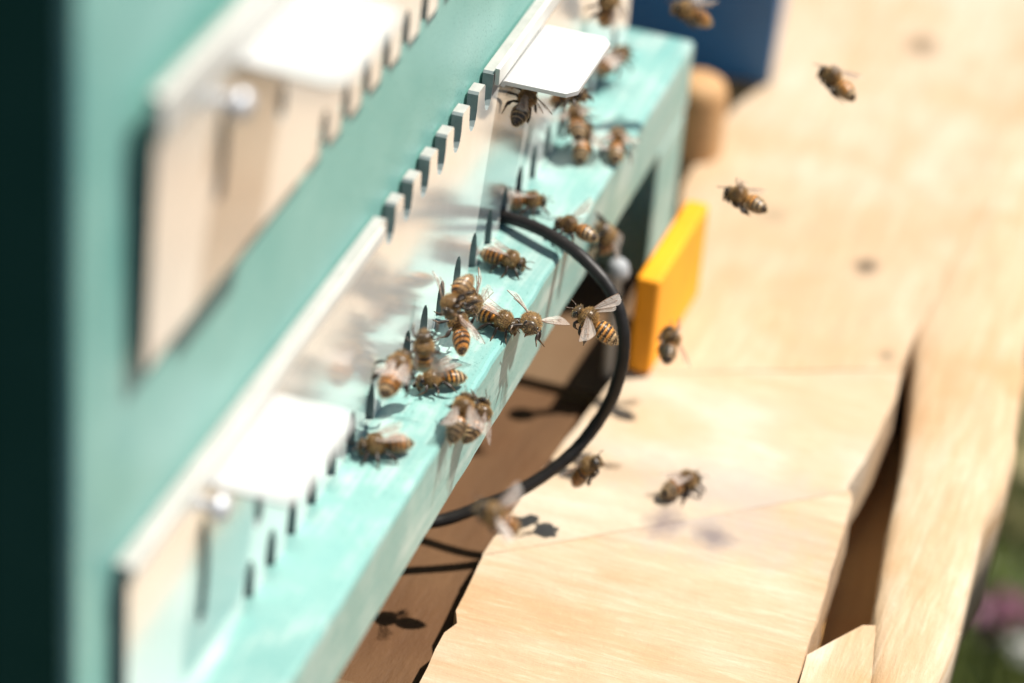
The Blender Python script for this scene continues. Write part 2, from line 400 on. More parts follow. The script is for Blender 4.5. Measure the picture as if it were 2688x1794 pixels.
# split log along the outer edge
def splitlog():
    rnd = random.Random(11); V, Fc = [], []
    xs = [-240+8*i for i in range(92)]
    key = [(-240, -112, -125), (-4, -98.5, -112), (20, -94.2, -112.5), (38, -91.8, -111.5), (58, -89.8, -110.3), (76, -88.0, -111.4), (98, -85.6, -110.8), (118, -82.0, -108), (135, -79.0, -106.5), (178, -78.5, -102.5), (230, -78.5, -101), (500, -78.5, -106)]
    n = 14
    for x in xs:
        for i in range(len(key)-1):
            if key[i][0] <= x <= key[i+1][0]:
                t = (x-key[i][0])/(key[i+1][0]-key[i][0]); yl = key[i][1]*(1-t)+key[i+1][1]*t; yr = key[i][2]*(1-t)+key[i+1][2]*t; break
        yl += rnd.gauss(0, .10); yr += rnd.gauss(0, .25); w = (yl-yr)/2; c = (yl+yr)/2
        for k in range(n):
            a = math.pi*k/(n-1)
            zz = -59.6 - 7*(1-max(0.0, math.sin(a))**0.24)
            V.append((x, c+w*math.cos(a), zz+rnd.gauss(0, .08)))
        V.append((x, yr+1, -95)); V.append((x, yl-1, -95))
    n += 2
    for i in range(len(xs)-1):
        for k in range(n): Fc.append((i*n+k, (i+1)*n+k, (i+1)*n+(k+1) % n, i*n+(k+1) % n))
    Fc.append(tuple(range(n))); Fc.append(tuple(reversed([(len(xs)-1)*n+k for k in range(n)])))
    o = mesh('split_log', V, Fc, M['pine_c'], pallet, smooth=True); return o
splitlog()
D = plank('cross_block', [(-240, -114), (-8, -101), (17, -95.5), (16, -93.0), (1.5, -84.6), (-9, -85.4), (-240, -99)], -94, -60.9, M['pine_c'], 9, .3)
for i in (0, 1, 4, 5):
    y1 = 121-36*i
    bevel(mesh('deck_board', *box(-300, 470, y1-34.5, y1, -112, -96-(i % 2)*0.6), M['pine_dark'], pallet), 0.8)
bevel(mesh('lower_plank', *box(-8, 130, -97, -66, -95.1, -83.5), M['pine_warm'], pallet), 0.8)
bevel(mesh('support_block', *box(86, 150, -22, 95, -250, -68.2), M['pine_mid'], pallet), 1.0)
bevel(mesh('added_dark_cap', *box(85.6, 150.4, -22.4, 95, -68.1, -66), M['pine_dark'], pallet), 0.5)  # dark cap added so the brightened block's sunlit top stays dim
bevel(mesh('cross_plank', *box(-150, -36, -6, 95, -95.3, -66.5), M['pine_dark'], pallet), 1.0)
bevel(mesh('shade_board', *box(-35.6, 85.2, -13.0, 60, -95.2, -68.5), M['under_shade'], pallet), 0.6)  # board added under the ledge, its dark colour standing for shade
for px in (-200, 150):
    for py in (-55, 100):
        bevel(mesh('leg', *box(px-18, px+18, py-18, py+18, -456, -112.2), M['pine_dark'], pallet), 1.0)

# ------------------------------------------------------------------ beehive
hive = thing('beehive', 'turquoise painted beehive with steel entrance plates and a landing ledge', 'beehive', (-10, 60, -58))
WY = 2.8
def slab(name, b, mt, bw=0.6):
    return bevel(mesh(name, *box(*b), mt, hive), bw)
def front_panel():
    ro = [(-165.4, 6.0), (152, 6.0), (152, 240), (-165.4, 240)]; ri = [(-84, 71.0), (128, 71.0), (128, 83.0), (-84, 83.0)]
    V = [(x, y, z) for y in (WY, 16) for x, z in ro+ri]; Fc = []
    for i in range(4):
        j = (i+1) % 4
        Fc += [(i, j, 4+j, 4+i), (8+j, 8+i, 12+i, 12+j), (j, i, 8+i, 8+j), (4+i, 4+j, 12+j, 12+i)]
    return bevel(mesh('front_panel', V, Fc, M['teal'], hive), 1.6)
front_panel()
sp = slab('side_panel', (-165.6, -158, 16.4, 230, -57, 240), M['teal_shaded'], 0.6); sp['label'] = 'shaded side panel of the hive, its shade painted as very dark green'
slab('end_shade_skin', (-166.2, -165.5, 5.2, 16.2, -4.8, 239.5), M['teal_shaded'], 0.2)  # thin sheet added to carry the painted shade up to the corner
slab('side_panel', (144, 152, 16.4, 230, -57, 240), M['teal'], 0.6)
slab('floor', (-157.8, 143.8, 16.5, 228, -24, -6), M['pine_dark'], 0.5)
slab('base_rail', (-157.5, 143.5, 18, 30, -57.5, -24.3), M['teal'], 0.6)
slab('roof', (-182, 154, -4, 240, 240.3, 262), M['teal'], 1.0)
# landing ledge with slightly uneven, worn nosing
def ledge():
    rnd = random.Random(5); V, Fc = [], []
    xs = [-166+3.945*i for i in range(81)]
    for x in xs:
        j = rnd.gauss(0, .07); e = rnd.gauss(0, .06)
        V += [(x, 16.3, -5.0), (x, -13.6+j, -5.0+e*.5), (x, -14.35+j, -5.25+e), (x, -14.75+j, -5.9+e), (x, -14.8+j*.6, -22.2), (x, -14.2+j*.6, -23.2), (x, 16.3, -23.2)]
    n = 7
    for i in range(len(xs)-1):
        for k in range(n): Fc.append((i*n+k, i*n+(k+1) % n, (i+1)*n+(k+1) % n, (i+1)*n+k))
    Fc.append(tuple(reversed(range(n)))); Fc.append(tuple((len(xs)-1)*n+k for k in range(n)))
    o = mesh('landing_ledge', V, [tuple(reversed(f)) for f in Fc], M['teal_worn'], hive); return o
ledge()
slab('end_bracket', (126, 149.2, -14.6, 16.2, -57, -23.4), M['teal_worn'], 0.6)

def arc(cx, cz, r, a0, a1, n):
    return [(cx+r*math.cos(rad(a0+(a1-a0)*i/n)), cz+r*math.sin(rad(a0+(a1-a0)*i/n))) for i in range(n+1)]

def plate(name, x0, x1, zb, zt, bottom, top, holes, parent, th=2.3, label=None, sw=5.2, bh=9.5, td=7.2, tilt=0, y0=0.0):
    out = [(x0, zb), ]
    def slot_b(xc):
        h = sw/2
        return [(xc-h, zb), (xc-h*.95, zb+bh*.55), (xc-h*.75, zb+bh*.8), (xc-h*.4, zb+bh*.95), (xc, zb+bh), (xc+h*.4, zb+bh*.95), (xc+h*.75, zb+bh*.8), (xc+h*.95, zb+bh*.55), (xc+h, zb)]
    for xc in bottom: out += slot_b(xc)
    out += [(x1, zb), (x1, zt)]
    for xc in reversed(top):
        h = sw/2
        out += [(xc+h+.5, zt), (xc+h, zt-.5), (xc+h*.95, zt-td*.5), (xc+h*.75, zt-td*.8), (xc+h*.4, zt-td*.95), (xc, zt-td), (xc-h*.4, zt-td*.95), (xc-h*.75, zt-td*.8), (xc-h*.95, zt-td*.5), (xc-h, zt-.5), (xc-h-.5, zt)]
    out += [(x0, zt)]
    loops = [out]+holes
    allp = [p for l in loops for p in l]; N = len(allp)
    tri = tessellate_polygon([[Vector((p[0], p[1], 0)) for p in l] for l in loops])
    zc = (zb+zt)/2
    def P(p, y):
        dz = p[1]-zc; c, s = math.cos(tilt), math.sin(tilt)
        return (p[0], y0 + y*c + dz*s, zc + dz*c - y*s)
    V = [P(p, 0) for p in allp]+[P(p, th) for p in allp]; Fc = []
    for t in tri:
        a, b, c = (Vector(allp[i]) for i in t)
        if (b-a).cross(c-a) < 0: t = (t[0], t[2], t[1])
        Fc.append(tuple(t)); Fc.append(tuple(i+N for i in reversed(t)))
    nface = len(Fc); s = 0; smid = []
    for li, l in enumerate(loops):
        area = sum(l[i][0]*l[(i+1) % len(l)][1]-l[(i+1) % len(l)][0]*l[i][1] for i in range(len(l)))
        for i in range(len(l)):
            a, b = s+i, s+(i+1) % len(l)
            q = (b, a, a+N, b+N) if (area > 0) == (li == 0) else (a, b, b+N, a+N)
            Fc.append(q); dz_ = abs(l[(i+1) % len(l)][0]-l[i][0])-abs(l[(i+1) % len(l)][1]-l[i][1])
            smid.append(2 if dz_ > 0 and l[i][1] > zt-1 else 1)
        s += len(l)
    o = mesh(name, V, Fc, [M['steel'], M['edge_shade'], M['rim']], parent, midx=[0]*nface+smid)
    if label: o['label'] = label
    return o, P

def oval(xc, za, zb_, w, bow=0):
    pts = []
    for i in range(9): pts.append((xc+w*math.cos(rad(180+22.5*i)), za+w*math.sin(rad(180+22.5*i))))
    for i in range(1, 4): t = i/4; pts.append((xc+w+bow*math.sin(math.pi*t), za*(1-t)+zb_*t))
    for i in range(9): pts.append((xc+w*math.cos(rad(22.5*i)), zb_+w*math.sin(rad(22.5*i))))
    for i in range(1, 4): t = i/4; pts.append((xc-w+bow*math.sin(math.pi*t), zb_*(1-t)+za*t))
    return pts

def tab(xa, xb, z, length, P, parent, label, th=0.9, rise=0.0):
    """sheet tab: fillet out of the plate, then flat, with rounded outer corners."""
    R0 = 1.3; prof = []
    for i in range(6):
        a = rad(90*i/5); prof.append((-(R0-R0*math.cos(a)), z+0.2-R0+R0*math.sin(a)))
    nfl = 8
    for i in range(1, nfl+1): t = i/nfl; prof.append((-R0-(length-R0)*t, z+0.2+rise*t))
    cr = 2.4; V, Fc = [], []
    NX = 10
    for yi, (y, zz) in enumerate(prof):
        e = max(0, cr-(length+y)); ins = cr-math.sqrt(max(0, cr*cr-e*e)) if e > 0 else 0
        for k in range(NX+1):
            x = xa+ins+(xb-xa-2*ins)*k/NX; V.append(P((x, zz), y-.05))
    n = len(V); m = NX+1
    # lower skin, offset by the sheet thickness along the profile normal
    for yi, (y, zz) in enumerate(prof):
        a = prof[max(yi-1, 0)]; b = prof[min(yi+1, len(prof)-1)]; d = Vector((b[0]-a[0], b[1]-a[1])).normalized()
        ny, nz = d.y, -d.x
        e = max(0, cr-(length+y)); ins = cr-math.sqrt(max(0, cr*cr-e*e)) if e > 0 else 0
        if nz > 0: ny, nz = -ny, -nz
        for k in range(NX+1):
            x = xa+ins+(xb-xa-2*ins)*k/NX; V.append(P((x, zz+nz*th), min(y+ny*th if yi < 5 else y, -.02)-.05))
    for i in range(len(prof)-1):
        for k in range(NX):
            Fc.append((i*m+k, i*m+k+1, (i+1)*m+k+1, (i+1)*m+k)); Fc.append((n+i*m+k, n+(i+1)*m+k, n+(i+1)*m+k+1, n+i*m+k+1))
        Fc.append((i*m, (i+1)*m, n+(i+1)*m, n+i*m)); Fc.append((i*m+NX, n+i*m+NX, n+(i+1)*m+NX, (i+1)*m+NX))
    L = (len(prof)-1)*m
    for k in range(NX): Fc.append((L+k, L+k+1, n+L+k+1, n+L+k))
    o = mesh('tab', V, [tuple(reversed(f)) for f in Fc], M['steel_tab'], parent, smooth=True); o['label'] = label
    o.data.set_sharp_from_angle(angle=rad(40))
    return o

def screw(x, z, P, parent, r=2.5, stand=2.6):
    V, Fc = [], []; n = 18
    prof = [(r*.45, 3), (r*.45, -stand), (r*1.0, -stand), (r*1.02, -stand-.5), (r*.92, -stand-1.1), (r*.65, -stand-1.8), (r*.3, -stand-2.1), (0.01, -stand-2.2)]
    for rr, y in prof:
        for k in range(n): a = 6.283*k/n; V.append(P((x+rr*math.cos(a), z+rr*math.sin(a)), y))
    for i in range(len(prof)-1):
        for k in range(n): Fc.append((i*n+k, i*n+(k+1) % n, (i+1)*n+(k+1) % n, (i+1)*n+k))
    return mesh('screw', V, Fc, M['screw'], parent, smooth=True)

bslots = [-98.0+10.36*i for i in range(23)]
tslots = [-29.9+9.78*i for i in range(7)]
lp, LP = plate('entrance_plate', -151.5, 141.5, -4.9, 39.3, bslots, tslots,
               [oval(-120.3, 9, 26, 2.0, 1.0), oval(-94.4, 11.5, 15.5, 2.0)], hive, label='lower steel plate with toothed slots where the bees go in and out')
tab(-119.5, -90.5, 34.8, 15.6, LP, lp, 'white glaring tab of the lower plate near its left end')
tab(36.5, 64.5, 35.0, 15.8, LP, lp, 'white glaring tab of the lower plate beside its row of top teeth')
screw(-120.8, 31.4, LP, lp)
# second sheet lying on the plate to the right of the teeth
bevel(mesh('slider', *box(31.8, 141.0, -1.15, -0.12, 36.4, 40.1), M['hem'], lp), 0.15)
bevel(mesh('folded_hem', *box(-151.3, -35.5, -0.75, -0.06, 36.2, 39.2), M['hem'], lp), 0.2)
up, UPP = plate('entrance_plate', -146.0, 125.0, 72.2, 119.5, [-70+10.4*i for i in range(18)], [10+9.78*i for i in range(9)],
                [oval(-119, 90, 102, 2.0, 0.6), oval(-92.5, 91, 94, 1.8)], hive, th=1.3, label='upper steel plate, out of focus, slightly tilted', tilt=rad(-1.6), y0=-0.6, bh=8.0, sw=4.6)
tab(-115.5, -87.0, 111.0, 17.6, UPP, up, 'white glaring tab of the upper plate')
screw(-119.6, 106.0, UPP, up)
hv_, hf_ = box(-145.8, 3.0, -0.8, -0.06, 112.6, 119.3)
mesh('folded_hem', [UPP((v[0], v[2]), v[1]) for v in hv_], hf_, M['hem'], up)

# ------------------------------------------------------------------ cable, blocks, post
cab = smooth_path([(55, 20, -3.6), (50.5, 8, -3.6), (48.1, 0, -3.0), (44.8, -7.5, -1.8), (41.2, -14.9, -1.8), (38.1, -21.2, -3.2), (35.7, -27.5, -7.2), (33.7, -31.3, -13.1), (32.3, -32.6, -20.5),
                   (31.4, -31.7, -28.9), (30.0, -28.8, -37.1), (25.1, -24.4, -43.9), (18.9, -17.1, -49.8), (13.8, -9.4, -53.5), (8.6, -0.7, -56.4), (2, 9, -54.0), (-6, 18.4, -48.0)], 10)
o = mesh('cable', *tube(cab, [1.36*(1+.025*math.sin(i*.7)+.02*math.sin(i*1.9+1)) for i in range(len(cab))], 14), M['cable'], smooth=True)
tag(o, 'black rubber cable looping out of the hive and back under the ledge', 'cable')

t = thing('yellow_block', 'yellow painted wooden block standing on the far plank beside the cable', 'block', (106, -26, -58.5))
yb = bevel(mesh('block', *box(0, 40, -5.6, 0, 0, 25), M['yellow'], t, local=True), 0.9, 3)
t.location = Vector((87.5, -21.0, -59.3))*K; t.rotation_euler = (0, 0, rad(-1.5))
yb.data.name = 'yellow_block_mesh'

t = thing('blue_hive_box', 'dark blue painted box behind the end of the landing ledge', 'box', (262, 10, -58.4))
t.location = Vector((240.5, -17.0, -59.3))*K; t.rotation_euler = (0, 0, rad(9))
bevel(mesh('wall', *box(0, 9, 0, 150, 0, 140), M['blue'], t, local=True), 0.6)
bevel(mesh('wall', *box(9.2, 150, 0.05, 9, 0, 139.9), M['blue'], t, local=True), 0.6)
bevel(mesh('wall', *box(9.2, 150, 141, 149.9, 0, 139.9), M['blue'], t, local=True), 0.6)
bevel(mesh('lid', *box(-3, 153, -3, 153, 140.2, 150), M['blue'], t, local=True), 0.8)

def lathe(prof, n=28):
    V, Fc = [], []
    for r, z in prof:
        for k in range(n): a = 6.283185*k/n; V.append((r*math.cos(a), r*math.sin(a), z))
    for i in range(len(prof)-1):
        for k in range(n): Fc.append((i*n+k, i*n+(k+1) % n, (i+1)*n+(k+1) % n, (i+1)*n+k))
    Fc.append(tuple(reversed(range(n)))); Fc.append(tuple((len(prof)-1)*n+k for k in range(n)))
    return V, Fc
t = thing('wooden_post', 'short round topped wooden post between the ledge and the blue box', 'post', (190, -3, -96))
t.location = Vector((197, -7.0, -96))*K
mesh('post', *lathe([(7.9, 0), (7.8, 20), (7.7, 51), (7.4, 54), (6.6, 56), (4.8, 57.2), (2, 57.6), (.3, 57.7)]), M['pine_mid'], t, smooth=True, local=True)

t = thing('round_headed_bolt', 'small pale round headed bolt between the cable and the yellow block', 'bolt')
t.location = Vector((84.5, -17.3, -60.0))*K
mesh('bolt', *lathe([(1.3, 0), (1.3, 26.5), (2.6, 26.8), (2.7, 28.2), (2.3, 29.8), (1.4, 30.8), (.1, 31.1)], 18), M['white_cap'], t, smooth=True, local=True)

# ------------------------------------------------------------------ bees
BODY = [  # x, z, half width, half height
 (5.28, -.75, .08, .08), (5.2, -.72, .6, .75), (5.0, -.65, 1.2, 1.3), (4.7, -.55, 1.6, 1.6), (4.35, -.5, 1.72, 1.65), (4.05, -.45, 1.55, 1.4), (3.85, -.35, 1.0, 1.0), (3.7, -.25, .7, .75),
 (3.55, -.15, .85, .9), (3.35, -.05, 1.35, 1.35), (3.0, .05, 1.75, 1.8), (2.5, .12, 2.02, 2.08), (1.9, .15, 2.15, 2.18), (1.3, .15, 2.12, 2.12), (.75, .1, 1.95, 1.92), (.3, 0, 1.6, 1.6), (-.05, -.1, 1.1, 1.2), (-.35, -.2, .6, .75), (-.55, -.25, .5, .6)]
def abd_profile(t):
    w = [(0, .5), (.05, 1.05), (.12, 1.6), (.22, 2.02), (.36, 2.2), (.5, 2.16), (.64, 1.95), (.77, 1.58), (.88, 1.08), (.96, .55), (1, .06)]
    for i in range(len(w)-1):
        if w[i][0] <= t <= w[i+1][0]:
            u = (t-w[i][0])/(w[i+1][0]-w[i][0]); u2 = u*u*(3-2*u)*.4+u*.6
            return w[i][1]*(1-u2)+w[i+1][1]*u2
    return .05
LEGS = {
 'stand': [[(2.8, .8, -1.5), (3.6, 2.1, -.8), (4.6, 2.9, -2.2), (5.5, 3.0, -3.25)], [(1.7, .9, -1.8), (1.8, 2.8, -.7), (1.7, 3.9, -2.2), (1.5, 4.7, -3.25)], [(.6, .9, -1.7), (-.6, 2.5, -.6), (-2.0, 3.4, -2.1), (-3.2, 3.9, -3.25)]],
 'glide': [[(2.8, .8, -1.5), (3.3, 1.2, -2.0), (2.5, 1.2, -2.5), (1.9, 1.1, -2.7)], [(1.7, .9, -1.8), (1.5, 1.4, -2.3), (.5, 1.5, -2.7), (-.3, 1.4, -2.9)], [(.6, .9, -1.7), (-.4, 1.3, -2.3), (-1.9, 1.4, -3.0), (-3.1, 1.3, -3.5)]],
 'fly': [[(2.8, .8, -1.5), (3.5, 1.4, -2.1), (2.8, 1.5, -3.0), (2.2, 1.4, -3.4)], [(1.7, .9, -1.8), (1.9, 1.7, -2.5), (1.0, 1.9, -3.6), (.2, 1.8, -4.1)], [(.6, .9, -1.7), (.0, 1.7, -2.7), (-1.0, 1.8, -4.9), (-1.5, 1.7, -6.4)]],
}
def v3(a): return np.array(a, float)

def make_bee(key, label, pose, wings, bend=0.0, orange=0.5, seed=0, fur=1.0, dark=0.0, twist=0.0):
    loc, fw, upv, s = BEES[key]
    rnd = random.Random(seed*7+3); nr = np.random.default_rng(seed+11)
    root = thing('honey_bee', label, 'bee', loc, 'honey bees at the hive')
    f = Vector(fw).normalized(); u = Vector(upv); u = (u-f*u.dot(f)).normalized(); l = u.cross(f)
    root.rotation_mode = 'QUATERNION'; root.rotation_quaternion = Matrix((f, l, u)).transposed().to_quaternion()
    root.scale = (s, s, s)
    # ---- body: one loft head to sting, then legs and antennae
    NS = 26; rings = []; rj = rnd.random(); furk = .8+.35*rnd.random()
    for x, z, w, h in BODY: rings.append((x, z, w, h, None))
    NA = 44
    for i in range(1, NA+1):
        t = i/NA; r = abd_profile(t); seg = (t*5.4) % 1.0
        r *= 1+0.035*seg if t < .97 else 1
        ang = bend*t; xx = -.55-6.6*(t if abs(bend) < 1e-3 else math.sin(ang)/bend); zz = -.25-.25*t - (0 if abs(bend) < 1e-3 else 6.6*(1-math.cos(ang))/bend)
        rings.append((xx, zz, r, r*.92, t))
    V, C, Nrm, Zone = [], [], [], []
    for x, z, w, h, t in rings:
        tilt = 0 if t is None else bend*t
        for k in range(NS):
            a = 2*math.pi*k/NS; cy, cz = math.cos(a), math.sin(a)
            hz = h*cz; dx = 0
            if t is None and x > 3.8:           # triangular face, narrower below
                wy = w*cy*(1.0-.28*max(0, -cz)); 
            else: wy = w*cy
            V.append((x - math.sin(tilt)*hz*(-1), wy, z+math.cos(tilt)*hz)); Nrm.append((0.0, cy, cz))
            if t is None:
                if x > 3.75: col = (.045, .028, .015)
                else: col = (.13, .075, .03)
                Zone.append(0 if x > 3.75 else 1)
            else:
                seg = (t*5.4) % 1.0; si = int(t*5.4)
                jt = .8+.45*rj; amber = (.58*jt, .24*jt, .045); brn = (.034, .020, .012); pale = (.46, .31, .16)
                base = amber if si < 1.0+3.2*orange else pale
                edge = .60-.05*si*(1-orange)-dark*.30
                if cz < -.35: col = (.30, .18, .08) if seg < .7 else (.10, .06, .03)
                elif seg > edge: col = brn
                elif seg > edge-.16: col = tuple((a_+b_)/2 for a_, b_ in zip(base, brn))
                else: col = base
                if t > .86: col = brn
                Zone.append(2)
            C.append(col)
    Fc = []
    for i in range(len(rings)-1):
        for k in range(NS): Fc.append((i*NS+k, (i+1)*NS+k, (i+1)*NS+(k+1) % NS, i*NS+(k+1) % NS))
    Fc.append(tuple(range(NS))); Fc.append(tuple(reversed([(len(rings)-1)*NS+k for k in range(NS)])))
    mb = MB(); mb.add((V, Fc), 0, list(C))
    for li, leg in enumerate(LEGS[pose]):
        for sd in (-1, 1):
            j = lambda sc: Vector((rnd.gauss(0, sc), rnd.gauss(0, sc), rnd.gauss(0, sc*.4)))
            p = [Vector((q[0], q[1]*sd, q[2])) for q in leg]
            p[1] += j(.25); p[2] += j(.35); p[3] += Vector((rnd.gauss(0, .5), rnd.gauss(0, .4), 0))
            fat = 1.35 if li == 2 else 1.0
            path = [p[0], p[0].lerp(p[1], .5), p[1], p[1].lerp(p[2], .15), p[1].lerp(p[2], .7), p[2], p[2].lerp(p[3], .12), p[2].lerp(p[3], .45), p[3]]
            rr = [.42, .42, .30, .30, .42*fat, .31*fat, .27*fat, .19, .11]
            vf = tube(path, rr, 7); col = []
            cc = [(.022, .013, .008)]*5+[(.035, .02, .01)]*2+[(.13, .07, .03)]*2
            for c_ in cc: col += [c_]*7
            mb.add(vf, 0, col)
    for sd in (-1, 1):
        e = rnd.uniform(-.3, .3)
        path = smooth_path([(5.0, .35*sd, -.35), (5.7, .75*sd, .25), (6.3, 1.1*sd, .15+e), (7.3, 1.6*sd, -.1+e)], 3)
        vf = tube(path, [.13]*5+[.12]*(len(path)-5), 6); mb.add(vf, 0, (.07, .04, .022))
    mb.add(tube([(5.0, 0, -1.9), (4.95, 0, -2.4), (4.7, 0, -2.9)], [.42, .28, .1], 7), 0, (.16, .075, .03))
    mesh('body', mb.v, mb.f, M['bee'], root, smooth=True, cols=mb.c, local=True)
    for sd in (-1, 1):
        ev, ef = [], []
        for i in range(9):
            th = math.pi*i/8
            for k in range(12):
                a = 2*math.pi*k/12
                ev.append((4.45+.70*math.sin(th)*math.cos(a), sd*(1.33+.52*math.sin(th)*math.sin(a)-.12*math.cos(th)*-1), -.42+1.12*math.cos(th)))
        for i in range(8):
            for k in range(12): ef.append((i*12+k, (i+1)*12+k, (i+1)*12+(k+1) % 12, i*12+(k+1) % 12))
        mesh('eye', ev, ef, M['eye'], root, smooth=True, local=True)
    # ---- fur
    Va = np.array(V); Na = np.array(Nrm); Zn = np.array(Zone); HV, HC = [], []
    for zone, cnt, ln, wd, cols in ((0, 1200, .42, .035, ((.56, .40, .20), (.30, .19, .085))), (1, 4600, .62, .036, ((.70, .47, .21), (.36, .215, .08))), (2, 1500, .40, .030, ((.74, .56, .32), (.46, .29, .12)))):
        idx = np.nonzero(Zn == zone)[0]; q = nr.choice(idx, int(cnt*fur))
        if zone == 2:
            sg = ((q//NS-len(BODY)+1)/NA*5.4) % 1; q = q[(sg > .35) | (nr.random(len(q)) < .55)]
        n_ = len(q); bias = np.array([.35, 0, .1]) if zone == 0 else np.array([-.55 if zone == 1 else -1.0, 0, 0])
        n = Na[q]+nr.normal(0, .28, (n_, 3))+bias; n /= np.linalg.norm(n, axis=1, keepdims=True)
        L = ln*nr.uniform(.6, 1.25, (n_, 1)); bb = Va[q]+nr.normal(0, .11, (n_, 3))
        sd_ = np.cross(n, nr.normal(0, 1, (n_, 3))); sd_ /= np.linalg.norm(sd_, axis=1, keepdims=True)+1e-6
        HV.append(np.stack([bb-sd_*wd, bb+sd_*wd, bb+n*L], 1).reshape(-1, 3))
        w_ = nr.random((n_, 1)); cc_ = (np.array(cols[0])*w_+np.array(cols[1])*(1-w_))*furk
        if zone == 1: cc_ = np.where((Na[q][:, 2:3] > .55) & (np.abs(Va[q][:, 0:1]-1.7) < .8), cc_*.55, cc_)
        HC.append(np.repeat(cc_, 3, 0))
    hv = np.concatenate(HV); hc = np.concatenate(HC); nh = len(hv)//3
    mesh('fur', hv.tolist(), np.arange(nh*3).reshape(-1, 3).tolist(), M['fur'], root, cols=hc.tolist(), local=True)
    # ---- wings: (side, sweep back, raise, twist) for the fore wing; the hind wing follows it
    for sd, sw, el, tw in wings:
        for hind in (0, 1):
            L = 5.4 if hind else 7.6; ch = 2.2 if hind else 3.2
            rt = Vector((1.3 if hind else 2.2, sd*1.35, 1.45 if hind else 1.6))
            a, e = rad(sw+(9 if hind else 0)), rad(el-(3 if hind else 0))
            span = Vector((-math.sin(a)*math.cos(e), sd*math.cos(a)*math.cos(e), math.sin(e)))
            lead = Vector((math.cos(a), sd*math.sin(a), 0)); lead = (lead-span*lead.dot(span)).normalized()
            lead = Quaternion(span, rad(tw)*sd) @ lead; nn = span.cross(lead)
            def W(uu, vv):
                c = ch*(min(1, uu/.75)**.75)*max(0, 1-max(0, uu-.6)**2.4*8.8)**.5*1.0
                c = max(c, .12)
                y = .25*math.sin(uu*2.2)-c*vv
                return rt + span*(L*uu) + lead*y + nn*(.28*math.sin(uu*3.1)*(1-vv)-.12*math.sin(vv*9)*uu)
            NU, NV = 14, 6; wv, wf = [], []
            for i in range(NU+1):
                for k in range(NV+1): wv.append(tuple(W(i/NU, k/NV)))
            for i in range(NU):
                for k in range(NV): b_ = i*(NV+1)+k; wf.append((b_, b_+1, b_+NV+2, b_+NV+1))
            wb = MB(); wb.add((wv, wf), 0)
            lines = [[(u_/10, 0.0) for u_ in range(0, 11)], [(u_/10, .3+.08*math.sin(u_)) for u_ in range(0, 9)], [(u_/10, .12+.06*u_) for u_ in range(0, 9)], [(.45, 0.02), (.5, .3), (.46, .55)], [(.7, .02), (.72, .3), (.68, .6)], [(u_/10, .62) for u_ in range(2, 9)]]
            for q_, ln_ in enumerate(lines[:3] if hind else lines):
                wb.add(tube([W(*p_) for p_ in ln_], .085 if q_ == 0 else .05, 4), 1)
            mesh('wing', wb.v, wb.f, [M['wing'], M['vein']], root, smooth=True, midx=wb.m, local=True)
    return root

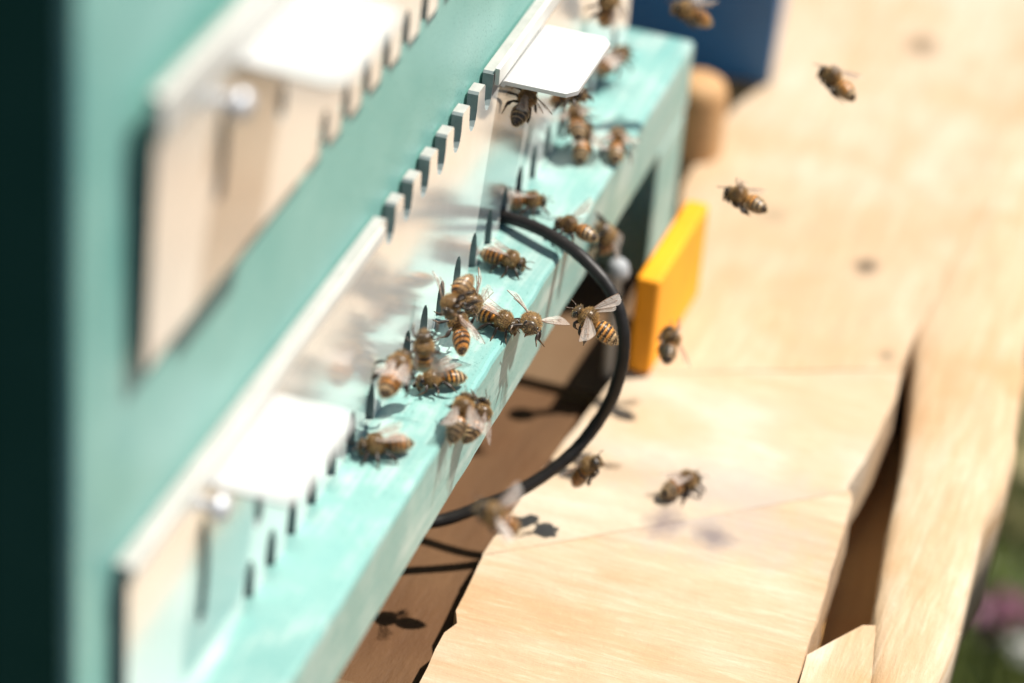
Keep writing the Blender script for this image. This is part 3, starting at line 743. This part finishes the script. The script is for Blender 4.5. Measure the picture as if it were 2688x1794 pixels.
BEES = {
    'plate_tab': ((41.8, -4.2, 28.3), (0.92, 0.00, 0.38), (-0.38, -0.55, 0.72), 0.83),
    'plate_far': ((102.9, -4.5, 23.4), (-0.25, 0.00, 0.97), (-0.23, -0.97, -0.06), 0.95),
    'behind_tab': ((119.9, -3.2, 1.8), (0.85, -0.42, 0.33), (-0.44, -0.21, 0.87), 0.86),
    'under_tab': ((64.4, -7.4, 20.1), (-0.38, -0.78, 0.50), (0.25, 0.44, 0.86), 0.86),
    'cluster_a': ((84.9, -4.2, 3.7), (0.86, 0.35, 0.26), (-0.39, 0.23, 0.89), 0.86),
    'cluster_b': ((84.2, -6.4, -0.7), (0.88, 0.23, 0.43), (-0.33, -0.36, 0.87), 0.86),
    'pale_wings': ((88.2, -13.2, -1.8), (0.93, 0.23, 0.20), (-0.30, -0.04, 0.95), 0.86),
    'slot_far': ((55.5, -2.6, -2.2), (0.50, -0.87, 0.00), (0.00, 0.00, 1.00), 0.80),
    'edge_white': ((47.8, -15.5, -1.5), (0.25, 0.97, 0.00), (0.26, -0.07, 0.96), 0.82),
    'hang_edge': ((69.2, -17.5, -15.0), (-0.52, 0.00, 0.85), (0.13, -0.99, 0.08), 0.92),
    'slot_mid': ((30.9, -5.8, -2.4), (-0.11, -0.99, 0.00), (0.00, 0.00, 1.00), 0.82),
    'wrestle_a': ((-11.5, -8.0, 12.0), (-0.93, 0.05, -0.38), (-0.05, 0.91, -0.40), 0.86),
    'wrestle_b': ((4.0, -6.8, 3.1), (-0.89, -0.44, -0.08), (0.37, -0.82, 0.43), 0.86),
    'wrestle_orange': ((-6.1, -7.8, 2.3), (0.76, 0.56, 0.33), (0.15, -0.64, 0.75), 0.86),
    'stand_stripe': ((7.5, -11.8, -2.3), (-0.30, -0.95, 0.00), (0.00, 0.00, 1.00), 0.87),
    'face_on': ((9.4, -18.2, -2.6), (-0.86, -0.24, 0.34), (0.35, -0.35, 0.86), 0.90),
    'fly_focus': ((9.1, -31.2, 0.9), (0.05, 0.89, 0.45), (-0.15, -0.44, 0.89), 0.88),
    'plate_diag': ((-36.5, -5.0, 9.3), (0.97, 0.00, 0.23), (-0.21, -0.24, 0.88), 0.95),
    'plate_upright': ((-26.1, -7.0, 8.0), (-0.13, 0.00, 0.99), (-0.86, -0.30, -0.11), 0.83),
    'left_facing': ((-18.3, -7.9, -2.3), (-0.61, 0.79, 0.00), (0.26, 0.20, 0.95), 0.82),
    'edge_striped': ((-31.2, -16.8, -0.4), (0.87, -0.02, 0.49), (-0.49, -0.04, 0.87), 0.86),
    'edge_mate': ((-22.3, -18.0, -6.7), (0.87, 0.00, 0.48), (-0.12, -0.97, 0.22), 0.82),
    'slot_near': ((-44.3, -5.7, -2.3), (-0.53, 0.85, 0.00), (0.00, 0.00, 1.00), 0.85),
    'fly_right': ((95.5, -58.6, 20.5), (0.46, 0.85, 0.25), (0.34, -0.43, 0.84), 0.86),
    'fly_mid': ((63.4, -47.8, 5.4), (0.35, 0.94, 0.01), (0.49, -0.19, 0.85), 0.86),
    'fly_blue': ((109.3, -21.8, 22.6), (-0.50, 0.74, 0.45), (0.42, -0.25, 0.87), 0.86),
    'fly_cable': ((24.6, -29.0, -45.0), (-0.05, -0.54, 0.84), (-0.03, 0.84, 0.54), 0.80),
    'plank_sit': ((45.6, -45.7, -57.1), (0.87, -0.50, 0.00), (0.00, 0.00, 1.00), 0.90),
    'fly_near': ((-69.0, -36.1, 5.5), (-0.40, 0.65, 0.64), (-0.15, -0.74, 0.66), 0.86),
    'fly_yellow': ((56.3, -37.2, -29.8), (0.95, 0.26, 0.18), (0.21, -0.94, 0.28), 0.86),
}
FOLD = [(1, 76, 10, 8), (-1, 74, 12, 8)]
HALF = [(1, 52, 24, 10), (-1, 50, 22, 10)]
SPREAD = [(1, 20, 18, 10), (-1, 24, 15, 10)]
make_bee('fly_focus', 'sharp honey bee hovering in mid air just left of the black cable', 'fly', [(1, 16, -8, 30), (-1, 24, 22, 20)], 0.15, .75, 1, 1.15)
make_bee('plate_tab', 'bee climbing the plate under the upper right white tab, dark striped abdomen', 'stand', [(1, 82, 8, 5), (-1, 48, 30, 35)], .15, .15, 2, 1.0, .5)
make_bee('plate_far', 'bee climbing the plate at the top edge of the picture', 'stand', FOLD, .1, .8, 3)
make_bee('behind_tab', 'bee half hidden behind the far corner of the white tab by the teeth', 'stand', FOLD, .1, .9, 4)
make_bee('under_tab', 'shaded bee clinging beneath the white tab by the teeth', 'stand', FOLD, .2, .5, 5)
make_bee('cluster_a', 'fuzzy bee at the foot of the plate below the white tab, upper of two', 'stand', HALF, .15, .4, 6)
make_bee('cluster_b', 'bee with raised pale wings below the white tab, lower of two', 'stand', [(1, 70, 15, 5), (-1, 48, 12, 10)], .3, .6, 7)
make_bee('pale_wings', 'bee with spread pale wings walking alone on the far end of the ledge', 'stand', [(1, 58, 20, 5), (-1, 52, 16, 5)], .1, .5, 8)
make_bee('slot_far', 'small looking bee coming out of a slot above the start of the cable', 'stand', FOLD, 0, .5, 9)
make_bee('edge_white', 'bee with white gleaming wings on the ledge behind the cable', 'stand', [(1, 58, 22, 5), (-1, 20, 45, 5)], .1, .5, 10)
make_bee('hang_edge', 'bee hanging over the front edge of the ledge behind the cable', 'stand', FOLD, .2, .5, 11)
make_bee('slot_mid', 'bee walking out of a slot onto the ledge inside the loop of the cable', 'stand', FOLD, .05, .8, 12)
make_bee('wrestle_a', 'upper bee of the tangle at the plate with its legs in the air', 'fly', HALF, .3, .3, 13, 1.2)
make_bee('wrestle_b', 'bee of the tangle at the plate with its dark head pointing down', 'stand', [(1, 70, 25, 5), (-1, 66, 20, 5)], .5, .4, 14)
make_bee('wrestle_orange', 'bee with a bright orange abdomen at the bottom of the tangle', 'stand', [(1, 74, 22, 5), (-1, 60, 2, 5)], .35, 1.0, 15)
make_bee('stand_stripe', 'sharp striped bee on the ledge with folded wings, facing outwards', 'stand', [(1, 80, 6, 5), (-1, 82, 8, 5)], .05, .5, 16)
make_bee('face_on', 'bee facing the viewer on the ledge edge with its wings held out', 'stand', [(1, 28, 16, 15), (-1, 22, 14, 15)], .15, .5, 17, 1.2)
make_bee('plate_diag', 'blurred bee leaning against the plate, lower left of the tangle', 'stand', FOLD, .1, .8, 18)
make_bee('plate_upright', 'bee standing upright between the tangle and the leaning bee', 'stand', HALF, .2, .5, 19)
make_bee('left_facing', 'bee facing the plate with one gleaming wing, left of the striped bee', 'stand', [(1, 78, 12, 5), (-1, 66, 18, 5)], .1, .6, 20)
make_bee('edge_striped', 'dark striped bee on the ledge edge with one pink white wing sticking out', 'stand', [(1, 80, 8, 5), (-1, 44, 6, 10)], .25, .15, 21, 1.1, .5)
make_bee('edge_mate', 'bee clinging to the front of the ledge beside the dark striped one', 'stand', FOLD, .3, .4, 22)
make_bee('slot_near', 'blurred bee at a slot near the lower white tab, nearest on the ledge', 'stand', FOLD, .05, .7, 23)
make_bee('fly_right', 'orange bee flying above the far plank, farthest right in the picture', 'glide', SPREAD, .1, .9, 24)
make_bee('fly_mid', 'bee flying above the far plank to the right of the yellow block', 'glide', SPREAD, .05, .6, 25)
make_bee('fly_blue', 'bee flying in front of the blue box at the top edge', 'glide', [(1, 60, 30, 10), (-1, 58, 30, 10)], .1, .7, 26)
make_bee('fly_cable', 'dark bee flying over the near plank just outside the lower cable bend', 'glide', HALF, .1, .8, 27)
make_bee('plank_sit', 'dark bee sitting on the near plank beside its grey stain', 'stand', FOLD, .1, .4, 28)
make_bee('fly_near', 'strongly blurred bee hovering in front of the lower end of the cable', 'glide', SPREAD, .1, .9, 29)
make_bee('fly_yellow', 'small dark bee flying next to the yellow block', 'glide', SPREAD, .1, .3, 30, 1, .3)
